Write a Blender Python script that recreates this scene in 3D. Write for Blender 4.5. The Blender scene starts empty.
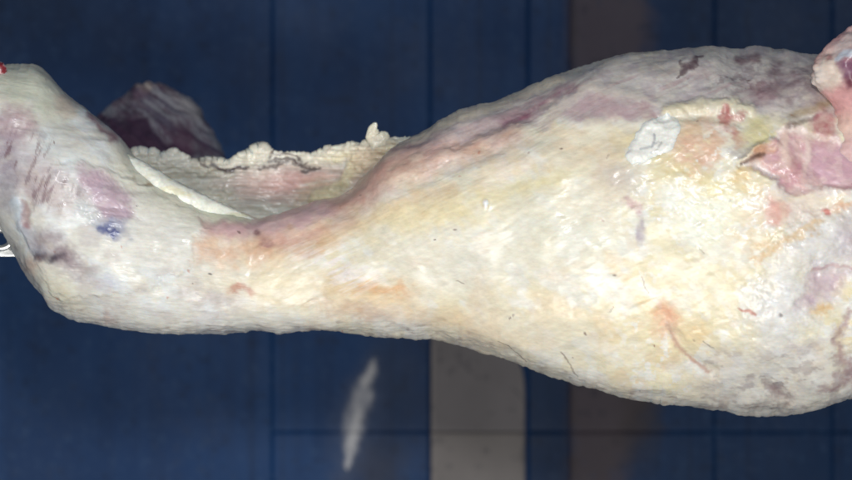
import bpy, math
import numpy as np
from mathutils import Matrix, Vector

# ---------------------------------------------------------------- scene frame
# One unit of the plan below is a millimetre: px to the right along the carcass
# (which hangs, so "right" is down towards the floor), py towards its back,
# d towards the viewer.  W() turns plan millimetres into world metres.
sc = bpy.context.scene
C = sc.collection
CX, CY, DIST = 426.0, 240.0, 4.0

def W(P):
    P = np.asarray(P, dtype=float)
    return np.stack([(CY - P[..., 1]) / 1000, -P[..., 2] / 1000, 1.3 - (P[..., 0] - CX) / 1000], -1)

def lin(c):
    c = np.asarray(c, dtype=float) / 255
    return np.where(c <= .04045, c / 12.92, ((c + .055) / 1.055) ** 2.4)

# ---------------------------------------------------------------- noise
def _h(ix, iy, iz, seed):
    h = (ix.astype(np.uint32) * np.uint32(374761393) + iy.astype(np.uint32) * np.uint32(668265263)
         + iz.astype(np.uint32) * np.uint32(2147483647) + np.uint32((seed * 974634777) & 0xffffffff))
    h = (h ^ (h >> np.uint32(13))) * np.uint32(1274126177)
    h = (h ^ (h >> np.uint32(16))) * np.uint32(2246822519)
    return ((h ^ (h >> np.uint32(15))) & np.uint32(0xffffff)) / float(0xffffff)

def vn(x, y, z=None, seed=0):
    if z is None: z = np.zeros_like(x)
    x0, y0, z0 = np.floor(x), np.floor(y), np.floor(z)
    fx, fy, fz = x - x0, y - y0, z - z0
    fx, fy, fz = (f * f * f * (f * (f * 6 - 15) + 10) for f in (fx, fy, fz))
    x0, y0, z0 = (a.astype(np.int64) for a in (x0, y0, z0))
    r = 0
    for dz in (0, 1):
        wz = fz if dz else 1 - fz
        for dy in (0, 1):
            wy = fy if dy else 1 - fy
            for dx in (0, 1):
                wx = fx if dx else 1 - fx
                r = r + _h(x0 + dx, y0 + dy, z0 + dz, seed) * wx * wy * wz
    return r

def fbm(x, y, z=None, seed=0, o=3, gain=.5):
    a, t, s = 1., 0., 0.
    for k in range(o):
        f = 2.03 ** k
        s = s + a * vn(x * f + 17.3 * k, y * f - 9.1 * k, None if z is None else z * f, seed + k)
        t += a; a *= gain
    return s / t

def ridge(x, y, z=None, seed=0, o=3):
    a, t, s = 1., 0., 0.
    for k in range(o):
        f = 2.03 ** k
        s = s + a * (1 - np.abs(2 * vn(x * f + 5.7 * k, y * f, None if z is None else z * f, seed + k) - 1))
        t += a; a *= .5
    return s / t

def worley(x, y, z=None, seed=0):
    if z is None: z = np.zeros_like(x)
    x0, y0, z0 = (np.floor(a).astype(np.int64) for a in (x, y, z))
    best = np.full(x.shape, 9.)
    for i in (-1, 0, 1):
        for j in (-1, 0, 1):
            for k in (-1, 0, 1):
                a, b, c = x0 + i, y0 + j, z0 + k
                q = (a + _h(a, b, c, seed) - x) ** 2 + (b + _h(a, b, c, seed + 7) - y) ** 2 + (c + _h(a, b, c, seed + 13) - z) ** 2
                best = np.minimum(best, q)
    return np.sqrt(best)

def sst(a, b, x):
    t = np.clip((x - a) / (b - a), 0, 1)
    return t * t * (3 - 2 * t)

# ---------------------------------------------------------------- patches on a surface
class Field:
    """Patches of flesh, fat and stain over plan coordinates, with ragged edges."""
    def __init__(s, X, Y, amp=1., seed=3):
        s.X0, s.Y0 = X, Y
        s.wx = (fbm(X / 16, Y / 16, None, seed, 4, .62) - .5) * 22 * amp
        s.wy = (fbm(X / 16, Y / 16, None, seed + 40, 4, .62) - .5) * 22 * amp
    def xy(s, warp): return s.X0 + s.wx * warp, s.Y0 + s.wy * warp
    def E(s, cx, cy, rx, ry, ang=0, soft=.5, warp=1.):
        X, Y = s.xy(warp); a = math.radians(ang); c, n = math.cos(a), math.sin(a)
        dx, dy = X - cx, Y - cy
        q = np.sqrt(((dx * c + dy * n) / rx) ** 2 + ((-dx * n + dy * c) / ry) ** 2)
        return 1 - sst(1 - soft, 1 + soft, q)
    def dist(s, pts, warp, closed=False):
        X, Y = s.xy(warp); best = np.full(X.shape, 1e9); T = np.zeros(X.shape)
        P = list(pts) + ([pts[0]] if closed else [])
        n = len(P) - 1
        for i in range(n):
            (ax, ay), (bx, by) = P[i], P[i + 1]
            ex, ey = bx - ax, by - ay
            t = np.clip(((X - ax) * ex + (Y - ay) * ey) / (ex * ex + ey * ey + 1e-9), 0, 1)
            q = (X - ax - t * ex) ** 2 + (Y - ay - t * ey) ** 2
            m = q < best
            best = np.where(m, q, best); T = np.where(m, (i + t) / n, T)
        return np.sqrt(best), T
    def S(s, pts, w, soft=.6, warp=.5, taper=0.):
        q, T = s.dist(pts, warp)
        ww = w * (1 - taper * np.abs(2 * T - 1) ** 1.5)
        return 1 - sst(1 - soft, 1 + soft, q / np.maximum(ww, .2))
    def P(s, pts, soft=6., warp=1.):
        X, Y = s.xy(warp); q, _ = s.dist(pts, warp, True)
        inside = np.zeros(X.shape, bool); n = len(pts)
        for i in range(n):
            (ax, ay), (bx, by) = pts[i], pts[(i + 1) % n]
            if ay == by: continue
            inside ^= ((ay > Y) != (by > Y)) & (X < (bx - ax) * (Y - ay) / (by - ay) + ax)
        return sst(-soft, soft, np.where(inside, q, -q))

BREAK = {}
def over(col, m, c, a=1.):
    n = BREAK.get(m.shape)                        # every patch is thinner here and there
    m = (np.clip(m * a * (n if n is not None else 1), 0, 1))[..., None]
    return col * (1 - m) + lin(c) * m

# ---------------------------------------------------------------- mesh making
def mesh_obj(name, V, F, mat, parent=None, col=None, smooth=True):
    me = bpy.data.meshes.new(name)
    V = np.asarray(V, dtype=np.float32); F = np.asarray(F, dtype=np.int32)
    k = F.shape[1]
    me.vertices.add(len(V)); me.vertices.foreach_set('co', V.ravel())
    me.loops.add(F.size); me.loops.foreach_set('vertex_index', F.ravel())
    me.polygons.add(len(F))
    me.polygons.foreach_set('loop_start', np.arange(0, F.size, k, dtype=np.int32))
    me.polygons.foreach_set('loop_total', np.full(len(F), k, dtype=np.int32))
    me.update(calc_edges=True); me.validate()
    me.polygons.foreach_set('use_smooth', np.full(len(me.polygons), smooth))
    if col is not None:
        at = me.color_attributes.new('tissue', 'FLOAT_COLOR', 'POINT')
        rgba = np.ones((len(V), 4), dtype=np.float32); rgba[:, :3] = np.clip(col.reshape(-1, 3), 0, 1)
        at.data.foreach_set('color', rgba.ravel())
    me.materials.append(mat)
    o = bpy.data.objects.new(name, me); C.objects.link(o)
    if parent: o.parent = parent; o.matrix_parent_inverse = parent.matrix_world.inverted()
    return o

def ring_faces(nu, nr):
    i, j = np.meshgrid(np.arange(nu - 1), np.arange(nr), indexing='ij')
    j2 = (j + 1) % nr
    return np.stack([i * nr + j, i * nr + j2, (i + 1) * nr + j2, (i + 1) * nr + j], -1).reshape(-1, 4)

def loft_obj(name, P, mat, parent=None, col=None):
    """P: (nu, nr, 3) plan points of closed rings -> closed mesh."""
    nu, nr = P.shape[:2]
    F = ring_faces(nu, nr)
    V = P.reshape(-1, 3)
    c0, c1 = P[0].mean(0), P[-1].mean(0)
    V = np.vstack([V, c0, c1])
    n = nu * nr; j = np.arange(0, nr); j2 = (j + 1) % nr
    # caps as quads with two ring steps each
    j = np.arange(0, nr, 2)
    cap0 = np.stack([np.full_like(j, n), (j + 2) % nr, (j + 1) % nr, j], -1)
    b = (nu - 1) * nr
    cap1 = np.stack([np.full_like(j, n + 1), b + j, b + (j + 1) % nr, b + (j + 2) % nr], -1)
    F = np.vstack([F, cap0, cap1])
    Vw = W(V)
    a = Vw[F[:, 0]]; b_ = Vw[F[:, 1]]; c_ = Vw[F[:, 2]]; d_ = Vw[F[:, 3]]
    cen = Vw.mean(0)
    vol = np.einsum('ij,ij->i', a - cen, np.cross(b_ - cen, c_ - cen)).sum() + np.einsum('ij,ij->i', a - cen, np.cross(c_ - cen, d_ - cen)).sum()
    if vol < 0: F = F[:, ::-1]
    if col is not None:
        col = np.vstack([col.reshape(-1, 3), col[0].mean(0), col[-1].mean(0)])
    return mesh_obj(name, Vw, F, mat, parent, col)

def normals(P):
    du = np.gradient(P, axis=0)
    Q = np.concatenate([P[:, -1:], P, P[:, :1]], 1)
    dv = (Q[:, 2:] - Q[:, :-2]) * .5
    N = np.cross(du, dv)
    N /= np.linalg.norm(N, axis=-1, keepdims=True) + 1e-9
    cen = P.mean(1, keepdims=True)
    if ((P - cen) * N).sum() < 0: N = -N
    return N

def curve(pts, u):
    """monotone smooth interpolation through traced points"""
    x = np.array([p[0] for p in pts], float); y = np.array([p[1] for p in pts], float)
    h = np.diff(x); s = np.diff(y) / h
    m = np.zeros_like(y); m[0], m[-1] = s[0], s[-1]
    for i in range(1, len(x) - 1):
        if s[i - 1] * s[i] > 0:
            w1, w2 = 2 * h[i] + h[i - 1], h[i] + 2 * h[i - 1]
            m[i] = (w1 + w2) / (w1 / s[i - 1] + w2 / s[i])
    i = np.clip(np.searchsorted(x, u) - 1, 0, len(h) - 1)
    t = (u - x[i]) / h[i]
    t2, t3 = t * t, t * t * t
    return (2*t3-3*t2+1)*y[i] + (t3-2*t2+t)*h[i]*m[i] + (-2*t3+3*t2)*y[i+1] + (t3-t2)*h[i]*m[i+1]

# ---------------------------------------------------------------- materials
def nodes(name):
    m = bpy.data.materials.new(name); m.use_nodes = True
    nt = m.node_tree; b = nt.nodes['Principled BSDF']
    return m, nt, b

def tissue_mat(name, rough=.36, sss=.5, bump=.16, fine=800., gloss_var=.25, spec=.45, coat=.15, stretch=(1, 1, .35)):
    m, nt, b = nodes(name); N, L = nt.nodes.new, nt.links.new
    at = N('ShaderNodeAttribute'); at.attribute_name = 'tissue'
    tc = N('ShaderNodeTexCoord'); mp = N('ShaderNodeMapping'); mp.inputs['Scale'].default_value = stretch
    L(tc.outputs['Object'], mp.inputs['Vector'])
    n1 = N('ShaderNodeTexNoise'); n1.inputs['Scale'].default_value = fine * .35; n1.inputs['Detail'].default_value = 6; n1.inputs['Roughness'].default_value = .65
    n2 = N('ShaderNodeTexNoise'); n2.inputs['Scale'].default_value = 55; n2.inputs['Detail'].default_value = 5
    L(mp.outputs[0], n1.inputs['Vector']); L(tc.outputs['Object'], n2.inputs['Vector'])
    mr = N('ShaderNodeMapRange'); mr.inputs[1].default_value = .3; mr.inputs[2].default_value = .7
    mr.inputs[3].default_value = .9; mr.inputs[4].default_value = 1.08
    L(n1.outputs['Fac'], mr.inputs[0])
    mx = N('ShaderNodeVectorMath'); mx.operation = 'SCALE'
    L(at.outputs['Color'], mx.inputs[0]); L(mr.outputs[0], mx.inputs['Scale'])
    L(mx.outputs[0], b.inputs['Base Color'])
    rr = N('ShaderNodeMapRange'); rr.inputs[1].default_value = .3; rr.inputs[2].default_value = .7
    rr.inputs[3].default_value = rough - gloss_var * .6; rr.inputs[4].default_value = rough + gloss_var
    L(n2.outputs['Fac'], rr.inputs[0]); L(rr.outputs[0], b.inputs['Roughness'])
    bp = N('ShaderNodeBump'); bp.inputs['Strength'].default_value = bump; bp.inputs['Distance'].default_value = .0012
    L(n1.outputs['Fac'], bp.inputs['Height']); L(bp.outputs[0], b.inputs['Normal'])
    b.inputs['Subsurface Weight'].default_value = sss
    b.inputs['Subsurface Radius'].default_value = (1, .62, .42)
    b.inputs['Subsurface Scale'].default_value = .007
    b.inputs['Specular IOR Level'].default_value = spec
    b.inputs['Coat Weight'].default_value = coat; b.inputs['Coat Roughness'].default_value = .11
    L(bp.outputs[0], b.inputs['Coat Normal'])
    return m

M_flesh = tissue_mat('carcass_tissue')
M_dark = tissue_mat('dark_lean_tissue', rough=.5, sss=.05, bump=.5, fine=500)
M_fat = tissue_mat('loose_fat_tissue', rough=.32, sss=.5, bump=.15, fine=700, stretch=(1, 1, 1))
M_wall, nt, b = nodes('blue_gloss_paint')
at = nt.nodes.new('ShaderNodeAttribute'); at.attribute_name = 'tissue'
nt.links.new(at.outputs['Color'], b.inputs['Base Color'])
tc = nt.nodes.new('ShaderNodeTexCoord'); nz = nt.nodes.new('ShaderNodeTexNoise')
nz.inputs['Scale'].default_value = 14; nz.inputs['Detail'].default_value = 6
mr = nt.nodes.new('ShaderNodeMapRange'); mr.inputs[3].default_value = .38; mr.inputs[4].default_value = .62
nt.links.new(tc.outputs['Object'], nz.inputs['Vector']); nt.links.new(nz.outputs['Fac'], mr.inputs[0]); nt.links.new(mr.outputs[0], b.inputs['Roughness'])
b.inputs['Specular IOR Level'].default_value = .1
M_gap, nt, b = nodes('dark_backing'); b.inputs['Base Color'].default_value = (.005, .014, .045, 1); b.inputs['Roughness'].default_value = .8
M_steel, nt, b = nodes('worn_steel')
b.inputs['Metallic'].default_value = 1; b.inputs['Base Color'].default_value = (.72, .72, .70, 1); b.inputs['Roughness'].default_value = .28
nz = nt.nodes.new('ShaderNodeTexNoise'); nz.inputs['Scale'].default_value = 160; nz.inputs['Detail'].default_value = 5
mr = nt.nodes.new('ShaderNodeMapRange'); mr.inputs[3].default_value = .15; mr.inputs[4].default_value = .5
nt.links.new(nz.outputs['Fac'], mr.inputs[0]); nt.links.new(mr.outputs[0], b.inputs['Roughness'])

# ---------------------------------------------------------------- the carcass
carcass = bpy.data.objects.new('hanging_carcass', None); C.objects.link(carcass)
carcass.location = Vector(W((-150, 118, 0))); carcass.empty_display_size = .05
carcass['label'] = 'skinned pale carcass with cream fat, opened belly and cut forelimb, hanging before blue wall'
carcass['category'] = 'carcass'
bpy.context.view_layer.update()

BOT = [(-170,128),(-120,140),(-60,166),(-30,190),(-10,214),(0,230),(14,251),(28,273),(45,298),(55,310),(70,317),(100,325),(125,331),(150,335),
       (180,337),(225,336),(260,334),(285,332),(320,331),(350,331.5),(380,334),(410,338),(440,340),(455,342.5),(475,349),(510,361),(550,376),(590,388),
       (620,396),(665,402),(690,404.5),(710,407),(745,413),(790,415),(820,410),(840,402),(856,399),(910,380),(1000,330),(1060,270)]
TOP = [(-170,108),(-120,88),(-60,66),(-30,62),(0,63),(25,62.5),(40,63.5),(46,71),(55,81),(72,98),(85,106),(100,119),(115,133),(130,150),(138,159),
       (150,169),(170,183),(190,194),(205,201),(222,206),(240,211),(247,216),(252,221),(268,220.5),(285,218),(300,213.5),(315,208),(330,202),(345,195),
       (355,187),(365,177),(374,166),(381,156),(390,147),(400,140),(420,131),(440,120.5),(475,108),(500,98),(525,88),(550,77),(570,70),(590,63.5),
       (620,55),(640,51.5),(670,48),(690,49.5),(710,47),(725,48),(740,51),(760,50.5),(790,53),(815,55),(840,59),(870,66),(1000,110),(1060,190)]
HALF = [(-170,14),(-120,28),(-60,52),(0,78),(100,88),(180,72),(260,60),(340,66),(420,88),(520,112),(640,130),(760,138),(860,132),(1000,90),(1060,40)]
u = np.concatenate([np.arange(-170, -8, 5.), np.arange(-8, 862, 1.15), np.arange(863, 1061, 6.)])
top, bot, half = curve(TOP, u), curve(BOT, u), curve(HALF, u)
# small raggedness of the outline
rag = lambda s, a, f: (fbm(u / f, u * 0 + s, None, s, 3, .6) - .5) * a
gk = np.exp(-.5 * (np.arange(-12, 13) / 4.) ** 2); gk /= gk.sum()
top, bot = (np.convolve(np.pad(a_, 12, 'edge'), gk, 'valid') for a_ in (top, bot))
rb, rt = rag(1, 3.4, 9.), rag(2, 2.8, 10.)
NF, NB = 430, 48
th = np.concatenate([np.linspace(0, math.pi, NF, endpoint=False), math.pi + np.linspace(0, math.pi, NB, endpoint=False)])
# even out the spacing of the front points
th[:NF] = np.arccos(np.clip(1 - 2 * (.6 * np.arange(NF) / NF + .4 * (1 - np.cos(np.pi * np.arange(NF) / NF)) / 2), -1, 1))
ct, st = np.cos(th), np.sin(th)
vc, hh = ((top + bot) / 2)[:, None], ((bot - top) / 2)[:, None]
prof = np.sign(st) * np.abs(st) ** .82
P = np.stack([np.repeat(u[:, None], len(th), 1), vc + hh * ct[None] + rb[:, None] * ((1 + ct) / 2)[None] ** 10 + rt[:, None] * ((1 - ct) / 2)[None] ** 10, half[:, None] * prof[None]], -1)
N = normals(P)
X, Y, D = P[..., 0], P[..., 1], P[..., 2]
front = sst(-25, 5, D)
f = Field(CX + (X - CX) * 1.021, CY + (Y - CY) * 1.021)
E, S, PL = f.E, f.S, f.P
BREAK[X.shape] = np.clip(.45 + .95 * fbm((X * .85 - Y * .5) / 8, (Y * .85 + X * .5) / 6, D / 8, 77, 4, .62), .4, 1.1)

# --- relief -------------------------------------------------------------
def rot(a):
    a = math.radians(a); return X * math.cos(a) + Y * math.sin(a), -X * math.sin(a) + Y * math.cos(a)
relief = (fbm(X / 75, Y / 55, D / 75, 11, 2) - .5) * 13
relief += (fbm(X / 19, Y / 14, D / 19, 21, 2, .4) - .5) * 2.4
relief += (fbm(X / 6, Y / 5, D / 6, 22, 2, .5) - .5) * .22
legm = PL([(-40,40),(120,100),(200,205),(205,240),(270,300),(320,350),(-40,350)], 14)
xr, yr = rot(8)
fib_leg = ridge(xr / 34 + fbm(X / 30, Y / 30, None, 31, 2) * 1.5, yr / 6.5, None, 32, 3)
relief += legm * (fib_leg - .5) * .65
xr, yr = rot(-28)
fib_tr = ridge(xr / 60 + fbm(X / 40, Y / 40, None, 33, 2) * 1.2, yr / 8 + fbm(X / 50, Y / 50, None, 35, 2) * 2, None, 34, 3)
relief += (1 - legm) * (fib_tr - .5) * .6
xr, yr = rot(35)
fib_sh = ridge(xr / 45 + fbm(X / 40, Y / 40, None, 36, 2) * 1.4, yr / 10 + fbm(X / 50, Y / 50, None, 37, 2) * 2, None, 38, 3)
shm = sst(560, 700, X)
relief += shm * (fib_sh - .5) * .6
curd = worley(X / 7.5 + f.wx * .06, Y / 6 + f.wy * .06, D / 8, 41)
grain = np.maximum.reduce([E(690,200,60,45,0,.6), E(640,175,35,30), E(760,215,30,45), E(800,215,50,20) * .8])
relief += grain * (.55 - curd) * .55
lip = sst(26, 6, bot[:, None] - Y) * front
relief += lip * (.5 - worley(X / 12, Y / 4, D / 9, 43)) * .8
# local features
fas = PL([(100,168),(150,190),(196,213),(204,228),(193,242),(190,264),(150,285),(60,300),(20,230),(60,160)], 3, .8)
relief += fas * 1.3
relief += S([(198,228),(250,229),(300,220),(345,202),(372,178)], 12, .98) * 2.4
relief += S([(15,205),(25,235),(40,252)], 7, .95) * 1.6 - S([(22,205),(34,238),(48,254)], 4, .95) * 1.2
relief -= S([(30,240),(55,256),(80,268)], 9, .95) * 1.6
relief -= E(105, 200, 25, 22, 30, .7) * 4
relief += S([(395,178),(430,160),(480,142),(530,128)], 6, .98) * 1.6 - S([(400,190),(440,170),(500,148)], 6, .98) * 1.5
relief += S([(430,140),(470,126),(520,108),(560,90)], 6, .98) * 1.5 - S([(450,142),(500,122),(550,102)], 5, .98) * 1.6
relief += S([(556,110),(590,88),(625,95),(655,104)], 5, .98) * 1.1
for rx in (700, 722, 765, 800):
    relief += S([(rx - 6, 55), (rx, 80), (rx + 8, 108)], 8, .9) * 2.2
relief += S([(668,112),(700,107)], 6, .8) * 3 + S([(714,106),(735,108),(748,112)], 5, .8) * 3
relief -= S([(655,120),(700,116),(735,122)], 4, .9) * 2
mus = PL([(738,164),(760,146),(786,127),(802,133),(830,141),(880,150),(880,187),(815,187),(798,193),(782,196),(772,180)], 4, .5)
relief -= mus * 3.4
relief += S([(786,128),(778,145),(784,165),(800,182)], 8, .95) * 4 + S([(799,134),(805,150),(800,170)], 5, .95) * 2
relief += S([(742,163),(755,152),(768,146)], 6, .7) * 6 - S([(737,166),(752,168),(770,176)], 4, .8) * 5
relief += E(810, 240, 40, 20, -15, .7) * 6 + E(775, 305, 26, 45, 10, .8) * 6
relief -= S([(745,252),(775,246),(800,233),(815,226)], 7, .98) * 1.6
relief -= PL([(792,302),(812,266),(842,270),(838,290),(812,305)], 9, .6) * 2
relief -= S([(660,312),(668,330),(690,358),(712,372)], 5, .95) * 2.6 
relief -= S([(840,318),(835,342),(842,368)], 8, .98) * 2
relief -= S([(765,383),(778,392),(790,401)], 5, .9) * 3
relief += E(485, 205, 2.6, 4.2, 10, .7, .3) * 2.2
relief *= 1 - .2 * mus
relief = relief * (.25 + .75 * front) 
relief *= sst(-170, -60, X) * sst(1060, 960, X)
SURF = P + N * relief[..., None]

# --- tissue colours -------------------------------------------------------
big = fbm((X * .8 + Y * .6) / 70, (Y * .8 - X * .6) / 55, None, 51, 3); mid = fbm((X * .8 + Y * .6) / 24, (Y * .8 - X * .6) / 15, None, 52, 4, .6); sm = fbm(X / 6, Y / 5, None, 53, 3, .6)
xr, yr = rot(-25); fibc = fbm(xr / 28, yr / 3.2, None, 54, 4, .6)
xr, yr = rot(6); fibl = fbm(xr / 26, yr / 2.6, None, 55, 4, .6)
xr, yr = rot(38); fibs = fbm(xr / 26, yr / 3.4, None, 56, 4, .6)
col = np.broadcast_to(lin((229, 222, 201)), P.shape).copy()
col = over(col, sst(.42, .68, big), (231, 218, 182), .65)
col = over(col, sst(.45, .66, mid), (230, 228, 220), .8)
col = over(col, sst(.55, .75, fbm(X / 30, Y / 24, None, 57, 3)), (226, 190, 148), .30)
# hind leg, cool pale fascia
col = over(col, legm, (219, 217, 209), .95)
col = over(col, legm * sst(.45, .68, mid), (224, 226, 224), .9)
col = over(col, legm * sst(.56, .72, fbm(X / 24, Y / 15, None, 58, 4)), (200, 190, 184), .5)
col = over(col, E(28, 88, 42, 24, 30, .6), (200, 203, 182), .75)
col = over(col, E(62, 103, 14, 8, 40, .7), (205, 186, 170), .7)
col = over(col, E(45, 150, 40, 18, 25, .8), (208, 215, 216), .6)
col = over(col, E(14, 127, 22, 20, 30, .6), (172, 144, 148), .8)
col = over(col, E(46, 184, 38, 22, 25, .7), (180, 160, 162), .7)
col = over(col, E(4, 160, 16, 34, 0, .7), (158, 144, 154), .75)
hatch = sst(.55, .68, fbm(X / 3.2 + Y / 9, Y / 14, None, 60, 3))
col = over(col, np.maximum(E(22, 152, 32, 24, 25, .6), E(45, 185, 34, 20, 25, .6)) * hatch, (122, 92, 98), .6)
col = over(col, PL([(78,166),(108,174),(137,203),(133,222),(105,224),(86,196)], 7, .5), (190, 168, 178), 1.1)
col = over(col, S([(84,206),(98,220),(112,228)], 6, .8), (206, 208, 208), .7)
col = over(col, E(8, 195, 14, 26, 10, .7), (150, 145, 152), .6)
col = over(col, S([(15,203),(25,233),(40,252)], 6, .6), (190, 197, 203), .9)
col = over(col, S([(24,206),(29,226)], 4, .7), (156, 120, 122), .8)
col = over(col, E(54, 248, 27, 13, 30, .6), (150, 132, 136), .75)
col = over(col, S([(36,253),(50,258),(62,256)], 4, .7), (72, 62, 74), .85)
col = over(col, E(75, 265, 20, 10, 35, .8), (150, 134, 138), .6)
col = over(col, E(28, 264, 9, 12, 50, .7), (188, 152, 134), .75)
col = over(col, E(58, 292, 30, 15, 40, .8), (204, 197, 170), .7)
col = over(col, E(107, 317, 7, 10, -30, .7), (186, 150, 138), .7)
col = over(col, E(118, 231, 17, 11, 25, .7), (150, 152, 176), .75)
col = over(col, S([(104,227),(116,236),(128,241)], 3.6, .9, 1.), (84, 94, 146), .75)
col = over(col, S([(112,232),(120,240),(126,240)], 2., .8, 1.), (52, 62, 122), .75)
col = over(col, E(105, 280, 10, 8, 0, .9), (190, 192, 208), .5)
col = over(col, E(72, 117, 24, 5, 62, .7) * 0 + S([(88,112),(98,125),(108,140)], 4, .7), (150, 110, 116), .8)
col = over(col, S([(96,118),(112,136),(124,152)], 2.5, .8), (160, 165, 165), .7)
# white tongue of fascia and rim fat
col = over(col, PL([(118,180),(160,195),(197,214),(206,228),(194,240),(190,264),(150,272),(112,250),(126,228),(138,214)], 5, .7), (224, 221, 212), .85)
col = over(col, S([(132,163),(160,187),(200,206),(244,216)], 20, .95), (230, 226, 206), 1.1)
col = over(col, E(220, 207, 30, 9, 12, .6), (230, 230, 200), .8)
col = over(col, E(145, 184, 5, 5, 0, .6), (150, 120, 80), .7)
# flank, pink band along the belly opening
col = over(col, PL([(196,240),(262,236),(322,222),(338,240),(280,262),(196,264)], 9), (216, 176, 144), .8)
col = over(col, PL([(200,221),(250,220),(300,212),(345,194),(374,166),(398,160),(372,196),(325,220),(262,240),(203,238)], 6, .6), (214, 178, 170), .95)
col = over(col, S([(215,230),(280,228),(330,212)], 6, .8), (214, 180, 182), .7)
col = over(col, S([(262,242),(300,238),(350,222)], 6, .9), (204, 158, 148), .6)
col = over(col, E(255, 235, 4, 3, 0, .6, .3), (120, 80, 84), .8); col = over(col, E(265, 244, 8, 3, -10, .6, .5), (160, 118, 116), .7)
col = over(col, S([(345,204),(390,172),(440,152),(505,130)], 17, .8), (206, 164, 148), .8)
col = over(col, S([(392,146),(425,140),(480,120),(540,98)], 13, .8), (190, 156, 152), .75)
col = over(col, S([(330,240),(400,205),(450,190)], 8, .8), (220, 186, 148), .5)
col = over(col, E(425, 216, 75, 17, -8, .8), (234, 217, 170), .55)
col = over(col, E(265, 285, 60, 22, 0, .8), (222, 204, 166), .6)
col = over(col, E(372, 292, 42, 18, 6, .7), (228, 196, 150), .7)
col = over(col, E(388, 290, 24, 5, 8, .8), (224, 164, 112), .5)
col = over(col, E(240, 290, 12, 5, 10, .7), (194, 144, 124), .8)
col = over(col, E(335, 268, 40, 18, 20, .8) * sst(.45, .6, fibc), (230, 222, 216), .9)  # pale sheen painted along the fibres
col = over(col, E(360, 312, 50, 6, 8, .8), (190, 150, 124), .45)
col = over(col, E(212, 300, 26, 10, 10, .8), (190, 178, 176), .6)
col = over(col, E(440, 318, 45, 9, 14, .8), (222, 194, 158), .6)
# broad trunk
col = over(col, E(560, 225, 85, 40, 0, .8), (224, 221, 205), .75)
col = over(col, E(450, 262, 50, 26, 0, .8), (228, 225, 216), .6)
col = over(col, E(540, 330, 60, 20, 18, .8), (226, 218, 198), .6)
col = over(col, E(520, 190, 60, 9, -18, .8), (222, 208, 158), .55)
col = over(col, E(610, 150, 40, 14, -10, .8), (222, 200, 166), .6)
g = PL([(410,136),(475,108),(570,66),(680,40),(860,45),(860,112),(800,118),(742,116),(705,106),(662,120),(600,118),(560,112),(480,134)], 12)
col = over(col, g, (198, 191, 187), .9)  # grey of the shaded upper side painted into the tissue colour
col = over(col, g * sst(.5, .66, fbm(X / 14, Y / 14, None, 62, 4, .6)), (182, 170, 173), .6)
xr, yr = rot(-24); strk = sst(.5, .66, fbm(xr / 45, yr / 3.5, None, 69, 3, .6))
col = over(col, PL([(400,150),(480,112),(570,76),(690,70),(800,80),(740,104),(640,112),(560,118),(470,146)], 12) * strk, (186, 164, 164), .75)
col = over(col, S([(400,140),(475,111),(560,76)], 5, .8), (220, 208, 186), .85)
col = over(col, PL([(498,118),(540,98),(577,82),(578,89),(548,106),(505,126)], 7, .5) * (.5 + .9 * fibc), (142, 100, 114), .95)
col = over(col, PL([(556,116),(588,92),(650,104),(658,118),(612,122),(570,122)], 9, .6) * (.35 + 1.1 * fibc), (186, 160, 162), .85)
col = over(col, PL([(615,112),(650,106),(658,118),(630,121)], 7) * (.3 + fibc), (164, 134, 138), .75)
col = over(col, S([(545,124),(566,106),(590,87)], 3.5, .7) , (206, 194, 184), .8)
col = over(col, S([(590,89),(622,95),(656,104)], 2.5, .8), (206, 196, 186), .75)
col = over(col, S([(678,77),(687,68),(696,62),(704,54)], 4.2, .6, .7, .8), (96, 72, 78), .85)
col = over(col, S([(684,62),(693,63),(700,66)], 3.4, .6, .8, .6), (100, 78, 84), .75)
col = over(col, S([(741,56),(757,58)], 4, .7), (112, 84, 90), .85)
dk = PL([(770,56),(825,58),(845,92),(828,112),(792,104),(772,90),(764,70)], 8)
col = over(col, dk * (.45 + .5 * sst(.3, .7, fbm(X / 14, Y / 8, None, 63, 3))), (124, 100, 106), .8)
col = over(col, E(760, 90, 17, 13, 0, .7), (136, 104, 112), .75)
col = over(col, E(745, 82, 28, 18, 0, .8) * sst(.5, .62, sm), (128, 100, 104), .6)
col = over(col, S([(790,116),(822,105),(845,96)], 4, .8), (170, 150, 118), .7)
col = over(col, S([(668,112),(702,107)], 5.5, .7), (214, 204, 176), .95)
col = over(col, S([(713,105),(735,107),(748,112)], 5, .7), (222, 214, 188), .95)
col = over(col, PL([(676,130),(706,118),(722,132),(718,160),(692,184),(668,168)], 9), (216, 174, 146), .8)
col = over(col, S([(722,112),(724,126),(736,142)], 5, .7, 1.), (184, 118, 114), .85)
col = over(col, S([(722,122),(740,116)], 3, .7), (180, 110, 106), .7)
col = over(col, E(753, 134, 19, 14, -20, .6), (212, 203, 156), .9)
col = over(col, E(735, 152, 12, 5, -25, .7), (176, 172, 176), .7)
rm = sst(585, 640, X) * sst(118, 150, Y)
col = over(col, rm * sst(.46, .62, fbm(X / 18, Y / 18, None, 64, 4, .6)), (227, 214, 172), .6)
col = over(col, rm * sst(.56, .66, fbm(X / 12, Y / 12, None, 65, 4, .65)), (232, 230, 222), .85)
col = over(col, E(618, 178, 22, 18, 40, .8), (204, 192, 180), .7)
col = over(col, E(628, 207, 8, 5, 20, .7), (186, 148, 148), .8)
col = over(col, E(637, 230, 4, 13, 0, .6, .5), (178, 166, 172), .85)
col = over(col, E(700, 222, 32, 24, -10, .7), (234, 234, 216), .8)
col = over(col, E(668, 196, 12, 16, 0, .7), (236, 236, 226), .75)
col = over(col, E(737, 180, 9, 13, 20, .7), (222, 188, 114), .75)
col = over(col, S([(655,165),(690,180),(730,195)], 10, .9), (222, 206, 150), .5)
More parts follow.
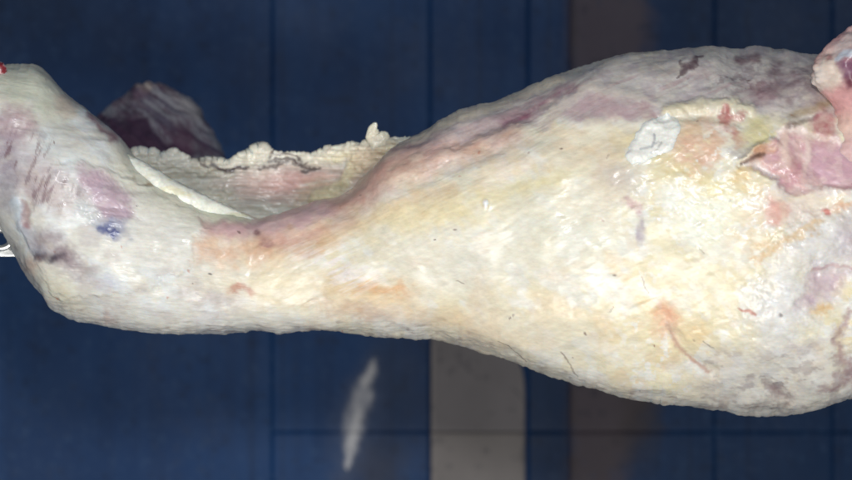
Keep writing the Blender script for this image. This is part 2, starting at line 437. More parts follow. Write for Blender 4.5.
col = over(col, E(700, 290, 60, 40, 0, .9), (232, 220, 188), .5)
# cut brisket
col = over(col, mus, (204, 160, 166), .9)
col = over(col, PL([(804,150),(828,146),(880,152),(880,186),(822,184),(802,176)], 6, .5), (204, 164, 174), .9)
col = over(col, mus * sst(.55, .68, fbm(X / 7, Y / 7, None, 66, 3)), (222, 196, 192), .5)
col = over(col, S([(786,128),(778,146),(784,166),(802,184)], 4.5, .7), (222, 198, 184), .85)
col = over(col, S([(800,134),(806,150),(800,172)], 3, .7), (228, 208, 198), .8)
col = over(col, S([(772,180),(784,193),(800,191),(815,187),(860,187)], 2.4, .9, .7), (158, 108, 116), .7)
col = over(col, S([(742,166),(756,170),(770,178),(780,196)], 3.5, .9, 1.), (230, 222, 216), .85)
col = over(col, S([(800,182),(806,190),(830,191),(860,190)], 3, .9, 1.), (228, 212, 208), .7)
col = over(col, E(790, 172, 10, 12, 30, .8), (196, 140, 148), .7)
col = over(col, S([(770,138),(786,127),(800,133),(830,139)], 3, .8, 1.), (228, 212, 204), .85)
col = over(col, E(756, 155, 13, 8, -35, .6), (206, 160, 124), .85)
col = over(col, S([(738,165),(748,160),(760,157)], 2, .7, .4), (80, 56, 44), .8)  # dark shadow painted at the pointed tip
col = over(col, S([(785,127),(800,122),(812,118)], 3, .7), (100, 80, 72), .7)
col = over(col, E(820, 124, 14, 14, 0, .6), (168, 96, 106), .8)
col = over(col, E(806, 136, 14, 4, 10, .7), (222, 202, 188), .8)
# shoulder
col = over(col, E(790, 210, 45, 18, -5, .8), (230, 214, 202), .8)
col = over(col, E(770, 212, 8, 12, 0, .7), (216, 150, 136), .6)
col = over(col, E(822, 210, 4, 4, 0, .7), (206, 110, 96), .8)
col = over(col, E(842, 206, 12, 5, 0, .7), (224, 178, 138), .7)
col = over(col, E(822, 244, 40, 22, -15, .7), (222, 219, 218), .85)
col = over(col, E(775, 305, 28, 48, 8, .8), (218, 216, 214), .85)
col = over(col, S([(742,254),(775,246),(800,233),(814,226)], 3.4, .95, 1.2), (220, 184, 132), .65)
col = over(col, PL([(792,304),(812,265),(844,270),(838,290),(812,306)], 9, .7), (198, 174, 184), .8)
col = over(col, S([(808,268),(826,266),(856,269)], 1.6, .9), (184, 144, 146), .65)
col = over(col, E(818, 308, 12, 4, -20, .7), (220, 182, 128), .8)
low = sst(650, 730, X) * sst(330, 365, Y)
col = over(col, low, (206, 201, 194), .75)
col = over(col, low * sst(.55, .68, fbm(X / 14, Y / 9, None, 67, 4, .6)), (166, 154, 150), .6)
col = over(col, E(845, 240, 12, 22, 0, .8), (186, 170, 178), .6)
col = over(col, S([(848,312),(838,330),(835,348),(842,366),(852,372)], 6, .98, 1.3), (168, 138, 136), .75)
col = over(col, S([(820,386),(832,380),(848,374)], 4, .8, 1.), (146, 116, 118), .7)
col = over(col, S([(767,383),(778,391),(790,402)], 4, .95, 1.), (136, 116, 116), .8)
col = over(col, E(800, 345, 20, 6, -20, .8), (180, 164, 164), .5)
col = over(col, S([(606,254),(626,277),(656,310)], 5, .98, 1.2), (234, 206, 160), .45)
col = over(col, E(666, 316, 10, 16, 15, .95), (234, 176, 146), .75)
col = over(col, E(690, 330, 14, 12, 30, .8), (232, 206, 160), .7)
col = over(col, S([(664,324),(674,344),(690,359),(708,372)], 1.8, .9), (186, 148, 130), .75)
col = over(col, S([(736,306),(752,313)], 1.1, .8, .2), (192, 116, 96), .75)
col = over(col, E(776, 312, 2, 2, 0, .5, .2), (80, 60, 70), .8)
# lower lip of back fat
col = over(col, lip, (196, 190, 180), .55)
col = over(col, lip * sst(.6, .8, fbm(X / 10, Y / 4, None, 68, 3)), (150, 132, 122), .6)
# fibres and fine mottling
fb = legm * fibl + (1 - legm) * ((1 - shm) * fibc + shm * fibs)
col = col * (1 + ((fb - .5) * .17)[..., None])
col = col * (1 + ((sm - .5) * .09)[..., None] * np.array([.6, 1., 1.5]))
crease = np.clip(-(relief - fbm(X / 60, Y / 45, D / 60, 11, 3) * 12 + 6) / 8, 0, 1)
# flecks, hairs
rng = np.random.default_rng(5)
def mark(m, c, a=1.):
    global col
    col = over(col, m, c, a)
for k in range(52):
    cx, cy = rng.uniform(10, 850), rng.uniform(75, 400)
    sel = (np.abs(X - cx) < 12) & (np.abs(Y - cy) < 12) & (D > 0)
    if not sel.any(): continue
    r = rng.uniform(.5, 1.25); an = rng.uniform(0, 3.1)
    dx, dy = X[sel] - cx + f.wx[sel] * .1, Y[sel] - cy + f.wy[sel] * .1
    q = np.sqrt(((dx * math.cos(an) + dy * math.sin(an)) / (r * 1.9)) ** 2 + ((-dx * math.sin(an) + dy * math.cos(an)) / r) ** 2)
    m = (1 - sst(.5, 1.3, q))[:, None] * rng.uniform(.4, .85)
    c = lin([(150, 104, 90), (120, 92, 84), (196, 124, 96), (90, 76, 74)][rng.integers(4)])
    col[sel] = col[sel] * (1 - m) + c * m
for hp in ([(511,343),(516,349),(528,361)], [(562,350),(570,362),(581,376)], [(610,311),(614,307)], [(563,352),(566,358)], [(500,338),(512,344)],
           [(176,335),(200,334),(214,334)], [(120,328),(130,330)], [(640,276),(646,292)], [(700,340),(712,346)], [(604,160),(606,156)], [(456,283),(462,285)],
           [(642,150),(652,148)], [(694,247),(700,252)]):
    mark(S(hp, .55, .8, .25), (120, 100, 86), .6)
mark(E(485, 205, 2.8, 4.5, 10, .5, .35), (245, 245, 245))
col = col * front[..., None] + lin((205, 196, 176)) * (1 - front[..., None])
body = loft_obj('body', SURF, M_flesh, carcass, col)

# --- white fat patch: a thin cap lying on the body -------------------------
def cap_patch(name, poly, thick, colour, soft=5, bumpy=.6):
    q, _ = f.dist(poly, .35, True)
    m = f.P(poly, soft, .5)
    ii, jj = np.where((m > .02) & (D > 0))
    i0, i1, j0, j1 = ii.min() - 2, ii.max() + 3, jj.min() - 2, jj.max() + 3
    sl = (slice(i0, i1, 1), slice(j0, j1, 1))
    A = SURF[sl]; mm = m[sl]; x, y = X[sl], Y[sl]
    hgt = thick * mm * (1 + bumpy * (fbm(x / 7, y / 5, None, 71, 3) - .5)) - .7 - (1 - mm) * .8
    T = A + N[sl] * hgt[..., None]
    Bk = A - N[sl] * 6
    nu, nv = T.shape[:2]
    V = np.vstack([T.reshape(-1, 3), Bk.reshape(-1, 3)]); n = nu * nv
    i, j = np.meshgrid(np.arange(nu - 1), np.arange(nv - 1), indexing='ij')
    q4 = np.stack([i * nv + j, i * nv + j + 1, (i + 1) * nv + j + 1, (i + 1) * nv + j], -1).reshape(-1, 4)
    bd = np.concatenate([np.arange(nv), np.arange(1, nu) * nv + nv - 1, (nu - 1) * nv + np.arange(nv - 2, -1, -1), np.arange(nu - 2, 0, -1) * nv])
    b2 = np.roll(bd, -1)
    side = np.stack([bd, bd + n, b2 + n, b2], -1)
    F = np.vstack([q4, q4[:, ::-1] + n, side])
    cc = np.broadcast_to(lin(colour), T.shape) * (.93 + .14 * fbm(x / 6, y / 3, None, 72, 3))[..., None]
    return T, V, F, cc, sl
poly = [(628,164),(624,154),(630,142),(640,130),(651,119),(667,115),(676,122),(677,138),(671,149),(659,156),(648,161),(638,165)]
T, V, F, cc, sl = cap_patch('fat_patch', poly, 2.8, (238, 236, 228))
fp = Field(X[sl], Y[sl], .4, 8)
cc = over(cc, fp.S([(646,157),(650,152),(653,147)], 1., .8, .6), (136, 134, 132), .55)
cc = over(cc, fp.S([(634,152),(644,150),(650,146)], 1.2, .6, .6), (176, 178, 180), .6)
cc = over(cc, fp.S([(645,150),(647,138)], 1., .6, .6), (160, 162, 165), .7)
Vw = W(V)
a = Vw[F[:, 0]]; nn = np.cross(Vw[F[0, 1]] - Vw[F[0, 0]], Vw[F[0, 2]] - Vw[F[0, 0]])
if nn[1] > 0: F = F[:, ::-1]
patch = mesh_obj('fat_patch', Vw, F, M_fat, carcass, np.vstack([cc.reshape(-1, 3), cc.reshape(-1, 3)]))
patch['label'] = 'white oval patch of smooth fat on the flank'

# --- belly flap: far side of the opened belly, seen past the near rim --------
FT = [(100,160),(120,152),(130,151),(145,153),(160,156),(172,152),(180,153),(190,161),(205,159),(215,161),(225,161),(233,157),(240,153),(248,153.5),(255,148),(262,146),
      (272,149.5),(290,151),(305,153.5),(320,150),(335,146),(348,143),(360,142),(380,138),(400,137),(420,135),(450,138)]
fu = np.arange(100, 450, 1.0)
ft = curve(FT, fu); frag = (fbm(fu / 6, fu * 0, None, 81, 4, .65) - .5) * 7
fb_ = curve([(100,200),(150,210),(200,240),(260,255),(330,240),(380,200),(450,165)], fu)
fd = curve([(100,-56),(200,-56),(280,-52),(340,-40),(400,-22),(450,-14)], fu)
nf, nb = 130, 20
t = np.concatenate([np.linspace(0, math.pi, nf, endpoint=False), math.pi + np.linspace(0, math.pi, nb, endpoint=False)])
vcc, hf = ((ft + fb_) / 2)[:, None], ((fb_ - ft) / 2)[:, None]
yy = vcc + hf * np.cos(t)[None] + frag[:, None] * ((1 - np.cos(t)) / 2)[None] ** 24
dd = fd[:, None] + np.sign(np.sin(t)) * np.abs(np.sin(t)) ** .6 * 5
k = np.clip((yy - ft[:, None]) / 50, 0, 1.2)
dd = dd - 9 * np.sin(np.clip(k, 0, 1) * math.pi * .6) * sst(400, 330, fu)[:, None]
PF = np.stack([np.repeat(fu[:, None], len(t), 1), yy, dd], -1)
NFm = normals(PF); x, y, z = PF[..., 0], PF[..., 1], PF[..., 2]
fr = (np.sin(t) > -.05)[None] * np.ones_like(x)
f2 = Field(x, y, .7, 9)
rimd = y - ft[:, None]
curd2 = worley(x / 8 + f2.wx * .08, y / 7, z / 8, 82)
rel = (fbm(x / 14, y / 7, z / 14, 83, 3) - .5) * 4
fringe = np.maximum(sst(16, 3, rimd) * (.4 + .6 * sst(345, 200, x)), 0)
fatL = np.maximum.reduce([f2.E(150, 165, 38, 14, 6, .5), f2.E(252, 153, 17, 8, -15, .5), f2.E(205, 168, 22, 8, 0, .6), f2.E(212, 200, 20, 14, 20, .5) * .9])
fatR = np.maximum.reduce([f2.S([(316,199),(332,191),(344,182),(352,170),(360,156)], 7, .5), f2.E(350, 152, 34, 9, -8, .6), f2.S([(352,172),(376,156),(392,144)], 6, .6)])
rel += (fatL + fatR) * (.75 - curd2) * 1.8 + fatR * 3 + fatL * 3 + (fatL + fatR) * (fbm(x / 8, y / 6, z / 8, 89, 3) - .5) * 5
rel += (ridge(x / 60, y / 4.5 + fbm(x / 40, y / 20, None, 84, 2) * 2, None, 85, 2) - .5) * 2.4
rel += sst(24, 5, rimd) * sst(290, 240, x) * ((fbm((x + y) / 15, (y - x * .3) / 8, z / 12, 94, 4, .55) - .5) * 8 + 2)
rel += sst(14, 3, rimd) * sst(280, 320, x) * (fbm((x + y) / 11, (y - x * .3) / 6, z / 12, 95, 4, .55) - .5) * 5
rel *= fr
PFs = PF + NFm * rel[..., None]
c = np.broadcast_to(lin((218, 216, 206)), x.shape + (3,)).copy()
c = over(c, f2.E(235, 195, 60, 18, 5, .7), (196, 200, 192), .8)
c = over(c, sst(.5, .62, fbm(x / 30, y / 4, None, 86, 4, .6)), (204, 200, 188), .7)
c = over(c, f2.E(285, 183, 62, 17, -3, .7), (210, 178, 170), .85)
c = over(c, f2.E(312, 180, 40, 8, -4, .7), (220, 180, 174), .85)
c = over(c, sst(.58, .68, fbm(x / 50, y / 3, None, 87, 3)) * f2.E(300, 182, 50, 14, -4, .6), (226, 212, 204), .8)
c = over(c, f2.S([(300,184),(320,181),(338,178)], 1.6, .6, .3), (240, 230, 224), .8)  # white glint painted on the pink band
c = over(c, f2.E(320, 190, 24, 14, -20, .7), (206, 190, 160), .6)
c = over(c, np.clip(fatL, 0, 1), (216, 213, 198), .9)
c = over(c, np.clip(fatR, 0, 1), (222, 212, 180), .95)
c = over(c, sst(14, 2, rimd) * .9, (220, 214, 198), .85)
c = over(c, sst(30, 10, rimd) * sst(215, 170, x), (214, 212, 202), .8)
for s_ in ([(268,151),(285,153),(300,157)], [(255,166),(280,163),(305,160)], [(217,166),(232,167),(244,165)], [(186,160),(196,165),(206,166)], [(268,157),(290,161),(312,165)], [(300,170),(316,166)]):
    c = over(c, f2.S(s_, 1.7, .9, 1.2), (84, 70, 70), .8)
c = over(c, f2.S([(210,163),(222,168),(240,167)], 2.6, .9, 1.), (76, 66, 74), .75)
c = over(c, f2.E(372, 162, 16, 20, 40, .7), (212, 184, 164), .5)
c = c * (1 + ((fbm(x / 30, y / 1.8, None, 88, 3) - .5) * .55)[..., None])
flap = loft_obj('belly_flap', PFs, M_flesh, carcass, c)
flap['label'] = 'far belly wall with grey lining, pink muscle and curdled white fat'

# --- generic displaced tube for loose bits ---------------------------------
def tube(name, pts, rad, mat, parent, colour, amp=2., cell=6., seed=1, nr=40, step=1.2, flat=1., colfn=None):
    pts = np.array(pts, float); rad = np.array(rad, float)
    s = np.concatenate([[0], np.cumsum(np.linalg.norm(np.diff(pts, axis=0), axis=1))])
    q = np.linspace(0, s[-1], max(10, int(s[-1] / step)))
    Q = np.stack([curve(list(zip(s, pts[:, k])), q) for k in range(3)], -1)
    R = curve(list(zip(s, rad)), q)
    e = np.minimum(q, s[-1] - q); R = R * np.sqrt(np.clip(1 - (1 - np.clip(e / (R + .1), 0, 1)) ** 2, .02, 1))
    Tn = np.gradient(Q, axis=0); Tn /= np.linalg.norm(Tn, axis=1, keepdims=True) + 1e-9
    ref = np.array([0, 0, 1.]); B = np.cross(Tn, ref); B /= np.linalg.norm(B, axis=1, keepdims=True) + 1e-9
    Nn = np.cross(B, Tn)
    a = np.linspace(0, 2 * math.pi, nr, endpoint=False)
    P_ = Q[:, None] + R[:, None, None] * (np.cos(a)[None, :, None] * B[:, None] + flat * np.sin(a)[None, :, None] * Nn[:, None])
    n_ = normals(P_); x, y, z = (P_[..., k] for k in range(3))
    wq = (fbm(x / 6, y / 6, z / 6, seed + 5, 2) - .5) * 1.4
    dsp = (.6 - worley(x / cell + wq, y / cell - wq, z / cell, seed)) * amp * .42 + (fbm(x / 8, y / 6, z / 8, seed + 3, 4, .6) - .5) * amp * 1.9
    P2 = P_ + n_ * (dsp * np.clip(R / (R.max() * .5), 0, 1)[:, None])[..., None]
    cc = np.broadcast_to(lin(colour), x.shape + (3,)) * (.85 + .3 * fbm(x / 5, y / 5, z / 5, seed + 9, 3))[..., None]
    if colfn: cc = colfn(cc, x, y, z)
    return loft_obj(name, P2, mat, parent, cc)

# tag of fat standing up from the belly edge
ft_ = tube('fat_tag', [(388,146,-24),(380,141,-23),(373,134,-21),(372.5,129,-19),(376,122,-17)], [15, 12, 7, 5, 1.2], M_fat, carcass, (220, 212, 192), 2.2, 7, 91, step=.6, flat=.3)
ft_['label'] = 'small upright tag of pale fat on the belly edge'
# curdled fat along the rim of the flap and the edge of the opening
tube('fat_lump', [(312,204,-60),(324,198,-57),(336,190,-50),(346,181,-46),(353,171,-42),(362,160,-36)], [3, 5, 5.5, 5, 4.5, 3], M_fat, carcass, (226, 220, 202), 3.4, 7, 125, nr=64, step=.7, flat=.7)
# smooth roll of fat along the rim of the near leg, running out over the pink flank
def roll_col(cc, x, y, z):
    cc = over(cc, sst(.5, .66, fbm(x / 16, y / 5, z / 9, 161, 3)), (222, 214, 176), .6)
    return over(cc, sst(6, 2, np.hypot(x - 145, y - 184)), (168, 140, 104), .6)
fr_ = tube('fat_roll', [(112,149,20),(130,165,27),(150,180.5,31),(170,193,32),(190,202.5,31),(208,209.5,29),(226,214.5,26),(242,218.5,22),(258,222,15)], [3, 10, 14, 14.5, 14, 12, 9, 5.5, 1.5], M_fat, carcass, (236, 235, 222), .9, 18, 160, nr=72, step=.8, flat=.9, colfn=roll_col)
fr_['label'] = 'smooth cream roll of fat along the rim of the near leg'
# --- far hind leg, deep behind --------------------------------------------
LT = [(70,150),(85,130),(95,118),(110,104),(125,95),(138,83),(148,80),(158,81),(168,84),(180,90),(190,97),(198,106),(205,120),(215,136),(224,152),(235,176),(250,215),(262,250)]
lu = np.arange(70, 263, 1.5)
lt = curve(LT, lu) + (fbm(lu / 9, lu * 0, None, 111, 3) - .5) * 3
lb = curve([(70,230),(130,290),(200,300),(262,280)], lu)
t = np.linspace(0, 2 * math.pi, 220, endpoint=False)
vcl, hl = ((lt + lb) / 2)[:, None], ((lb - lt) / 2)[:, None]
wl = curve([(70,20),(110,46),(160,56),(210,48),(262,20)], lu)[:, None]
yl = vcl + hl * np.cos(t)[None]
dl = -225 + 150 * np.clip((yl - 110) / 190, 0, 1) ** 1.2 + wl * np.sign(np.sin(t)) * np.abs(np.sin(t)) ** .8
PLg = np.stack([np.repeat(lu[:, None], len(t), 1) - 14, yl - 8, dl], -1)
NL = normals(PLg); x, y, z = (PLg[..., k] for k in range(3))
x, y = x + 14, y + 8; f3 = Field(x, y, 1.2, 12)
xr, yr = x * .8 + y * .6, -x * .6 + y * .8
PLg = PLg + NL * ((fbm(x / 25, y / 20, z / 25, 112, 3) - .5) * 9 + (ridge(xr / 40, yr / 9, None, 113, 2) - .5) * 3)[..., None]
c = np.broadcast_to(lin((92, 84, 100)), x.shape + (3,)).copy()
c = over(c, sst(.42, .6, fbm(xr / 40, yr / 7, None, 114, 4, .6)), (148, 147, 152), .75)
c = over(c, f3.P([(100,122),(125,112),(150,122),(165,140),(190,150),(215,160),(160,175),(120,150)], 6, .6), (58, 30, 56), .9)
c = over(c, f3.E(186, 142, 18, 14, 40, .7), (82, 44, 68), .8)
c = over(c, f3.S([(112,104),(130,100),(142,92)], 5, .8), (112, 88, 100), .6)
c = over(c, f3.E(150, 84, 18, 6, 8, .7), (196, 180, 168), .85)
c = over(c, f3.S([(170,88),(192,104),(202,118)], 7, .8), (150, 146, 146), .8)
c = over(c, f3.S([(120,120),(150,118),(172,140)], 4, .95), (128, 122, 130), .6)
c = over(c, sst(.52, .66, fbm(xr / 22, yr / 5, None, 116, 4, .6)), (74, 44, 66), .6)
c = c * (1 + ((fbm(xr / 20, yr / 3, None, 115, 3) - .5) * .5)[..., None])
fl = loft_obj('hind_leg', PLg, M_dark, carcass, c)
fl['label'] = 'far hind leg of dark purple lean meat under grey membrane'

# --- red bone end and tissue at the tip of the near hind leg -----------------
be = tube('bone_end', [(-14,86,34),(-4,78,38),(3,70,40),(5,64,38)], [8, 9, 7, 4], M_flesh, carcass, (128, 40, 48), 3.0, 5, 131,
          colfn=lambda cc, x, y, z: over(cc, sst(.52, .62, fbm(x / 4, y / 4, z / 4, 133, 3)), (214, 190, 190), .8))
be['label'] = 'raw red bone end at the tip of the near leg'

# --- cut foreleg -------------------------------------------------------------
def fl_col(cc, x, y, z):
    x, y = CX + (x - CX) / .973, CY + (y - CY) / .973; g = Field(x, y, .6, 15)
    cc = over(cc, sst(100, 135, y), (222, 196, 178), .85)
    cc = over(cc, g.E(826, 72, 13, 22, 10, .5), (214, 200, 186), .9)
    cc = over(cc, g.E(818, 78, 5, 12, 0, .6), (226, 214, 206), .8)
    cc = over(cc, g.E(846, 45, 22, 9, -40, .6), (196, 180, 176), .9)
    cc = over(cc, g.E(845, 72, 9, 14, 10, .5), (118, 78, 104), .9)
    cc = over(cc, g.E(846, 84, 9, 6, 0, .6), (104, 48, 62), .8)
    cc = over(cc, g.S([(835,62),(840,56),(850,56)], 3, .6), (198, 204, 214), .9)
    cc = over(cc, g.E(826, 60, 4, 5, 0, .6), (150, 84, 88), .7)
    cc = over(cc, g.S([(824,92),(836,110)], 4, .7), (206, 150, 150), .6)
    cc = over(cc, sst(124, 148, y), (214, 180, 178), .9)
    return cc
FLU = [(24,858,16,8),(32,848,34,20),(40,838,42,30),(50,828,46,36),(60,819.5,48,40),(70,816,48,42),(80,818,46,40),(90,823,42,36),(100,832,34,30),(110,839,28,26),(120,841,27,25),(135,840,29,27),(150,832,36,34),(170,822,42,36),(200,815,44,30)]
vy = np.arange(24, 200, .8)
cvx = curve([(a, b_) for a, b_, _, _ in FLU], vy); rx = curve([(a, c_) for a, _, c_, _ in FLU], vy); rd = curve([(a, d_) for a, _, _, d_ in FLU], vy)
cvx = CX + (cvx - CX) * .973; cvx = cvx - 4.5; vy_ = CY + (vy - CY) * .973
cvx = cvx + (fbm(vy / 7, vy * 0, None, 141, 3) - .5) * 4
# the shank rises out of the brisket towards the viewer
cd = curve([(24,120),(90,112),(130,104),(165,86),(200,62)], vy)
t = np.linspace(0, 2 * math.pi, 160, endpoint=False)
PFl = np.stack([(cvx + rx)[:, None] - rx[:, None] * np.cos(t)[None], np.repeat(vy_[:, None], len(t), 1), cd[:, None] + rd[:, None] * np.sin(t)[None]], -1)
NL = normals(PFl); x, y, z = (PFl[..., k] for k in range(3))
kn = sst(105, 80, y)
dsp = kn * (.6 - worley(x / 18, y / 16, z / 18, 142)) * 5 + (fbm(x / 12, y / 12, z / 12, 143, 3) - .5) * 4
dsp -= 7 * Field(x, y, .5, 16).E(846, 72, 10, 15, 10, .7) * (z > cd[:, None])
PFl = PFl + NL * dsp[..., None]
cc = np.broadcast_to(lin((208, 158, 156)), x.shape + (3,)) * (.85 + .3 * fbm(x / 6, y / 12, z / 6, 144, 3))[..., None]
fleg = loft_obj('foreleg', PFl, M_flesh, carcass, fl_col(cc, x, y, z))
fleg['label'] = 'pink foreleg stub cut off at the knee'
# torn meat around its root
for k_, (pp, rr, cl) in enumerate([
        ([(796,134,100),(806,129,98),(816,126,96),(826,124,92)], [2, 3.5, 4.5, 4], (176, 124, 124))]):
    tube('meat_shred', pp, rr, M_flesh, carcass, cl, 4.6, 7, 150 + k_ * 5, step=.8, flat=.7)

# ---------------------------------------------------------------- steel hanger at the left edge
hang = bpy.data.objects.new('steel_hanger', None); C.objects.link(hang)
hang.location = Vector(W((-300, 245, -60))); hang.empty_display_size = .05
hang['label'] = 'shiny steel hanging bar with a link, behind the upper leg of the carcass'
hang['category'] = 'hanger'
bpy.context.view_layer.update()
def box_obj(name, lo, hi, mat, parent, bev=.0015):
    (x0, y0, z0), (x1, y1, z1) = lo, hi
    V = W([(x0,y0,z0),(x1,y0,z0),(x1,y1,z0),(x0,y1,z0),(x0,y0,z1),(x1,y0,z1),(x1,y1,z1),(x0,y1,z1)])
    F = [(0,1,2,3),(4,7,6,5),(0,4,5,1),(1,5,6,2),(2,6,7,3),(3,7,4,0)]
    o = mesh_obj(name, V, np.array(F), mat, parent, None, False)
    if bev:
        md = o.modifiers.new('edge', 'BEVEL'); md.width = bev; md.segments = 3
    return o
box_obj('bar', (-300, 249, -66), (40, 257, -40), M_steel, hang)
def torus(name, cx, cy, cd, R, r, mat, parent, ax=1.):
    a = np.linspace(0, 2 * math.pi, 48, endpoint=False); b_ = np.linspace(0, 2 * math.pi, 20, endpoint=False)
    A, B = np.meshgrid(a, b_, indexing='ij')
    V = np.stack([cx + ax * (R + r * np.cos(B)) * np.cos(A), cy + (R + r * np.cos(B)) * np.sin(A), cd + r * np.sin(B)], -1)
    F = ring_faces(49, 20) % (48 * 20)
    return mesh_obj(name, W(V.reshape(-1, 3)), F, mat, parent)
torus('link', -4, 239, -34, 9.5, 3.2, M_steel, hang, 1.3)
torus('link', -26, 240, -40, 10, 3.2, M_steel, hang, 1.3)

# ---------------------------------------------------------------- wall
WD = -480.
K = (DIST * 1000 - WD) / (DIST * 1000)            # the wall stands behind, so it is laid out larger
kx = lambda px: CX + (px - CX) * K
ky = lambda py: CY + (py - CY) * K
wall = bpy.data.objects.new('wall', None); C.objects.link(wall)
wall.location = Vector(W((kx(426), ky(240), WD))); wall['kind'] = 'structure'
wall['label'] = 'dark blue glossy panelled wall with grey plate and pale streak behind the carcass'
wall['category'] = 'wall'
bpy.context.view_layer.update()

def wall_colour(px, py):
    g = Field(px, py, 1.4, 21)
    c = np.broadcast_to(lin((20, 49, 86)), px.shape + (3,)).copy()
    c = over(c, sst(.4, .7, fbm(px / 120, py / 160, None, 22, 3)), (17, 42, 76), .8)
    c = over(c, sst(.55, .75, fbm(px / 30, py / 90, None, 23, 3)), (28, 58, 96), .35)
    c = over(c, g.P([(640,-300),(1200,-300),(1200,700),(640,700)], 60, .5), (15, 34, 58), .55)  # right side dimmed: light falloff painted into the wall colour
    c = over(c, g.E(190, 430, 140, 130, 0, .9), (22, 54, 96), .4)  # brighter lit area painted in at lower left
    for x_ in (252, 283, 392, 480, 549, 690, 748): 
        c = over(c, sst(2.5, .8, np.abs(px - x_)), (12, 24, 44), .35)
    c = over(c, sst(.54, .7, fbm(px / 7, py / 120, None, 41, 3)), (28, 58, 96), .12)
    c = over(c, sst(.56, .7, fbm(px / 11, py / 200, None, 42, 3)), (14, 32, 60), .18)
    c = over(c, sst(200, -60, px) * sst(160, -40, py), (30, 40, 56), .6)  # dim upper left corner, shade painted into the wall colour
    c = over(c, sst(.72, .76, fbm(px / 3.4, py / 5, None, 43, 2)), (56, 78, 106), .25)
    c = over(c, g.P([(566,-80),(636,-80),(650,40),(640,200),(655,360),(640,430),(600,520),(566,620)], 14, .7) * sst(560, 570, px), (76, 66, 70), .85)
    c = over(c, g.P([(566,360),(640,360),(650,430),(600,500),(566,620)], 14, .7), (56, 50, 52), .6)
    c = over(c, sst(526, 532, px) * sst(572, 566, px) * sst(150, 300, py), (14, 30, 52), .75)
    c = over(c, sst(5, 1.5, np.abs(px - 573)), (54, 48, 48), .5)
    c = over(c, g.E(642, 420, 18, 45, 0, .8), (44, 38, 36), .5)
    c = over(c, g.E(375, 470, 26, 30, 20, .9), (52, 49, 50), .6)
    c = over(c, g.S([(376,358),(366,385),(358,415),(350,445),(346,468)], 7.5, .98, .3, .8) * (.25 + 1.1 * fbm(px / 5 + py / 20, py / 22, None, 30, 3)), (214, 211, 208), 1.)  # pale tapering streak painted into the wall colour
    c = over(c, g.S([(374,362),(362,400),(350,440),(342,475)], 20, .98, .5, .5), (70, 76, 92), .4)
    c = over(c, g.E(400, 400, 30, 80, 0, .9), (28, 38, 56), .5)
    c = over(c, sst(.70, .78, fbm(px / 5, py / 7, None, 24, 2)) * sst(.5, .6, fbm(px / 60, py / 60, None, 25, 2)), (40, 54, 78), .35)
    c = over(c, sst(.74, .8, fbm(px / 9, py / 9, None, 26, 2)), (12, 20, 36), .3)
    return c

def slab(name, x0, x1, y0, y1, z1, thick, mat, parent, colfn, step=2.2, corner=None):
    nx, ny = max(4, int((x1 - x0) / step)), max(4, int((y1 - y0) / step))
    gx, gy = np.meshgrid(np.linspace(x0, x1, nx), np.linspace(y0, y1, ny), indexing='ij')
    col_ = colfn(gx, gy)
    if corner:                                    # round the corner at (x1, y0) by squeezing columns
        rx_, ry_ = corner
        tt = np.clip((gx - (x1 - rx_)) / rx_, 0, 1)
        yt = y0 + ry_ * (1 - np.sqrt(np.clip(1 - tt ** 2, 0, 1)))
        gy = yt + (gy - y0) * (y1 - yt) / (y1 - y0)
    e = np.minimum.reduce([gx - x0, x1 - gx, gy - y0, y1 - gy])
    gz = z1 - .45 * (1 - sst(0, 3., e)) + (fbm(gx / 80, gy / 80, None, 27, 2) - .5) * 1.0
    Tp = np.stack([kx(gx), ky(gy), gz], -1); Bk = Tp.copy(); Bk[..., 2] = z1 - thick
    n = nx * ny
    V = np.vstack([Tp.reshape(-1, 3), Bk.reshape(-1, 3)])
    i, j = np.meshgrid(np.arange(nx - 1), np.arange(ny - 1), indexing='ij')
    q4 = np.stack([i * ny + j, i * ny + j + 1, (i + 1) * ny + j + 1, (i + 1) * ny + j], -1).reshape(-1, 4)
    bd = np.concatenate([np.arange(ny), np.arange(1, nx) * ny + ny - 1, (nx - 1) * ny + np.arange(ny - 2, -1, -1), np.arange(nx - 2, 0, -1) * ny])
    b2 = np.roll(bd, -1)
    F = np.vstack([q4, q4[:, ::-1] + n, np.stack([bd, bd + n, b2 + n, b2], -1)])
    Vw = W(V)
    nn = np.cross(Vw[F[0, 1]] - Vw[F[0, 0]], Vw[F[0, 2]] - Vw[F[0, 0]])
    if nn[1] > 0: F = F[:, ::-1]
    return mesh_obj(name, Vw, F, mat, parent, np.vstack([col_.reshape(-1, 3)] * 2))

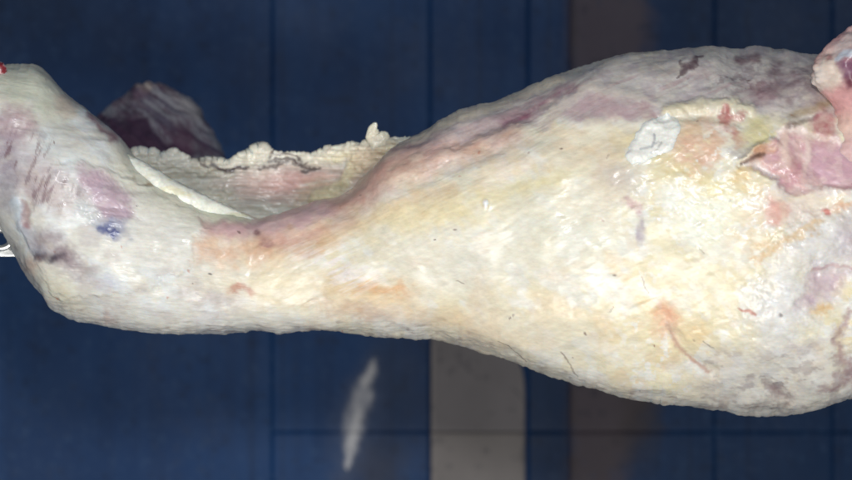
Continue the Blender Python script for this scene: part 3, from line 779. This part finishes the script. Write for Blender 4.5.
xs = [-1100, -700, -60, 272, 430, 528, 570, 715, 833, 960, 1400, 2000]
for a_, b_ in zip(xs[:-1], xs[1:]):
    ys = [-600, 1100] if a_ < 270 else [-600, 432, 1100]
    for c_, d_ in zip(ys[:-1], ys[1:]):
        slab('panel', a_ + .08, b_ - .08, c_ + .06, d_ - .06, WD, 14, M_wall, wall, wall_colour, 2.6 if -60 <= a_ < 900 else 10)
box_obj('backing', (kx(-1100), ky(-600), WD - 60), (kx(2000), ky(1100), WD - 7), M_gap, wall, 0)
def plate_colour(base):
    def fn(px, py):
        c = np.broadcast_to(lin(base), px.shape + (3,)) * (.86 + .28 * fbm(px / 30, py / 50, None, 28, 4))[..., None]
        c = over(c, sst(6, 1, px - 431), (110, 104, 102), .6)
        c = over(c, sst(8, 1, 525 - px), (104, 98, 96), .35)
        return over(c, sst(.72, .78, fbm(px / 9, py / 9, None, 29, 2)), (62, 60, 64), .4)
    return fn
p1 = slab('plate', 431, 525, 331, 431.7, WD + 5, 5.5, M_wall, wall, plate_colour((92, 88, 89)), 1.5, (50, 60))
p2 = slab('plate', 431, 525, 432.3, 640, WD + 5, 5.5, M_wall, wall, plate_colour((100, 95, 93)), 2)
p1['label'] = 'grey plate with a rounded corner'; p2['label'] = 'lighter grey plate'

# ---------------------------------------------------------------- light, camera
def area(name, pos, target, size, power, colr):
    l = bpy.data.lights.new(name, 'AREA'); l.shape = 'DISK'; l.size = size; l.energy = power; l.color = colr
    o = bpy.data.objects.new(name, l); C.objects.link(o)
    p, t_ = Vector(W(pos)), Vector(W(target))
    o.location = p; o.rotation_euler = (t_ - p).to_track_quat('-Z', 'Y').to_euler()
    return o
area('key_light', (300, 1300, 2500), (420, 230, 0), 1.3, 50, (1, .985, .95))  # unseen soft key light, beside and in front of the carcass
area('fill_light', (560, -500, 3300), (430, 240, 0), .4, 46, (.97, .985, 1))  # unseen fill light near the camera, added for brightness and small wet glints
w = bpy.data.worlds.new('World'); sc.world = w; w.use_nodes = True
w.node_tree.nodes['Background'].inputs[0].default_value = (.62, .74, .9, 1)
w.node_tree.nodes['Background'].inputs[1].default_value = .16

cam = bpy.data.cameras.new('camera'); co = bpy.data.objects.new('camera', cam); C.objects.link(co)
cam.sensor_width = 36; cam.lens = 36 * DIST / .852; cam.clip_end = 50; cam.clip_start = .1
cam.dof.use_dof = True; cam.dof.focus_distance = DIST - .075; cam.dof.aperture_fstop = 2.7
eye = W((CX, CY, DIST * 1000))
co.matrix_world = Matrix(((0, 1, 0, eye[0]), (0, 0, -1, eye[1]), (-1, 0, 0, eye[2]), (0, 0, 0, 1)))
sc.camera = co
sc.view_settings.view_transform = 'Standard'; sc.view_settings.look = 'None'; sc.view_settings.exposure = 0; sc.view_settings.gamma = 1
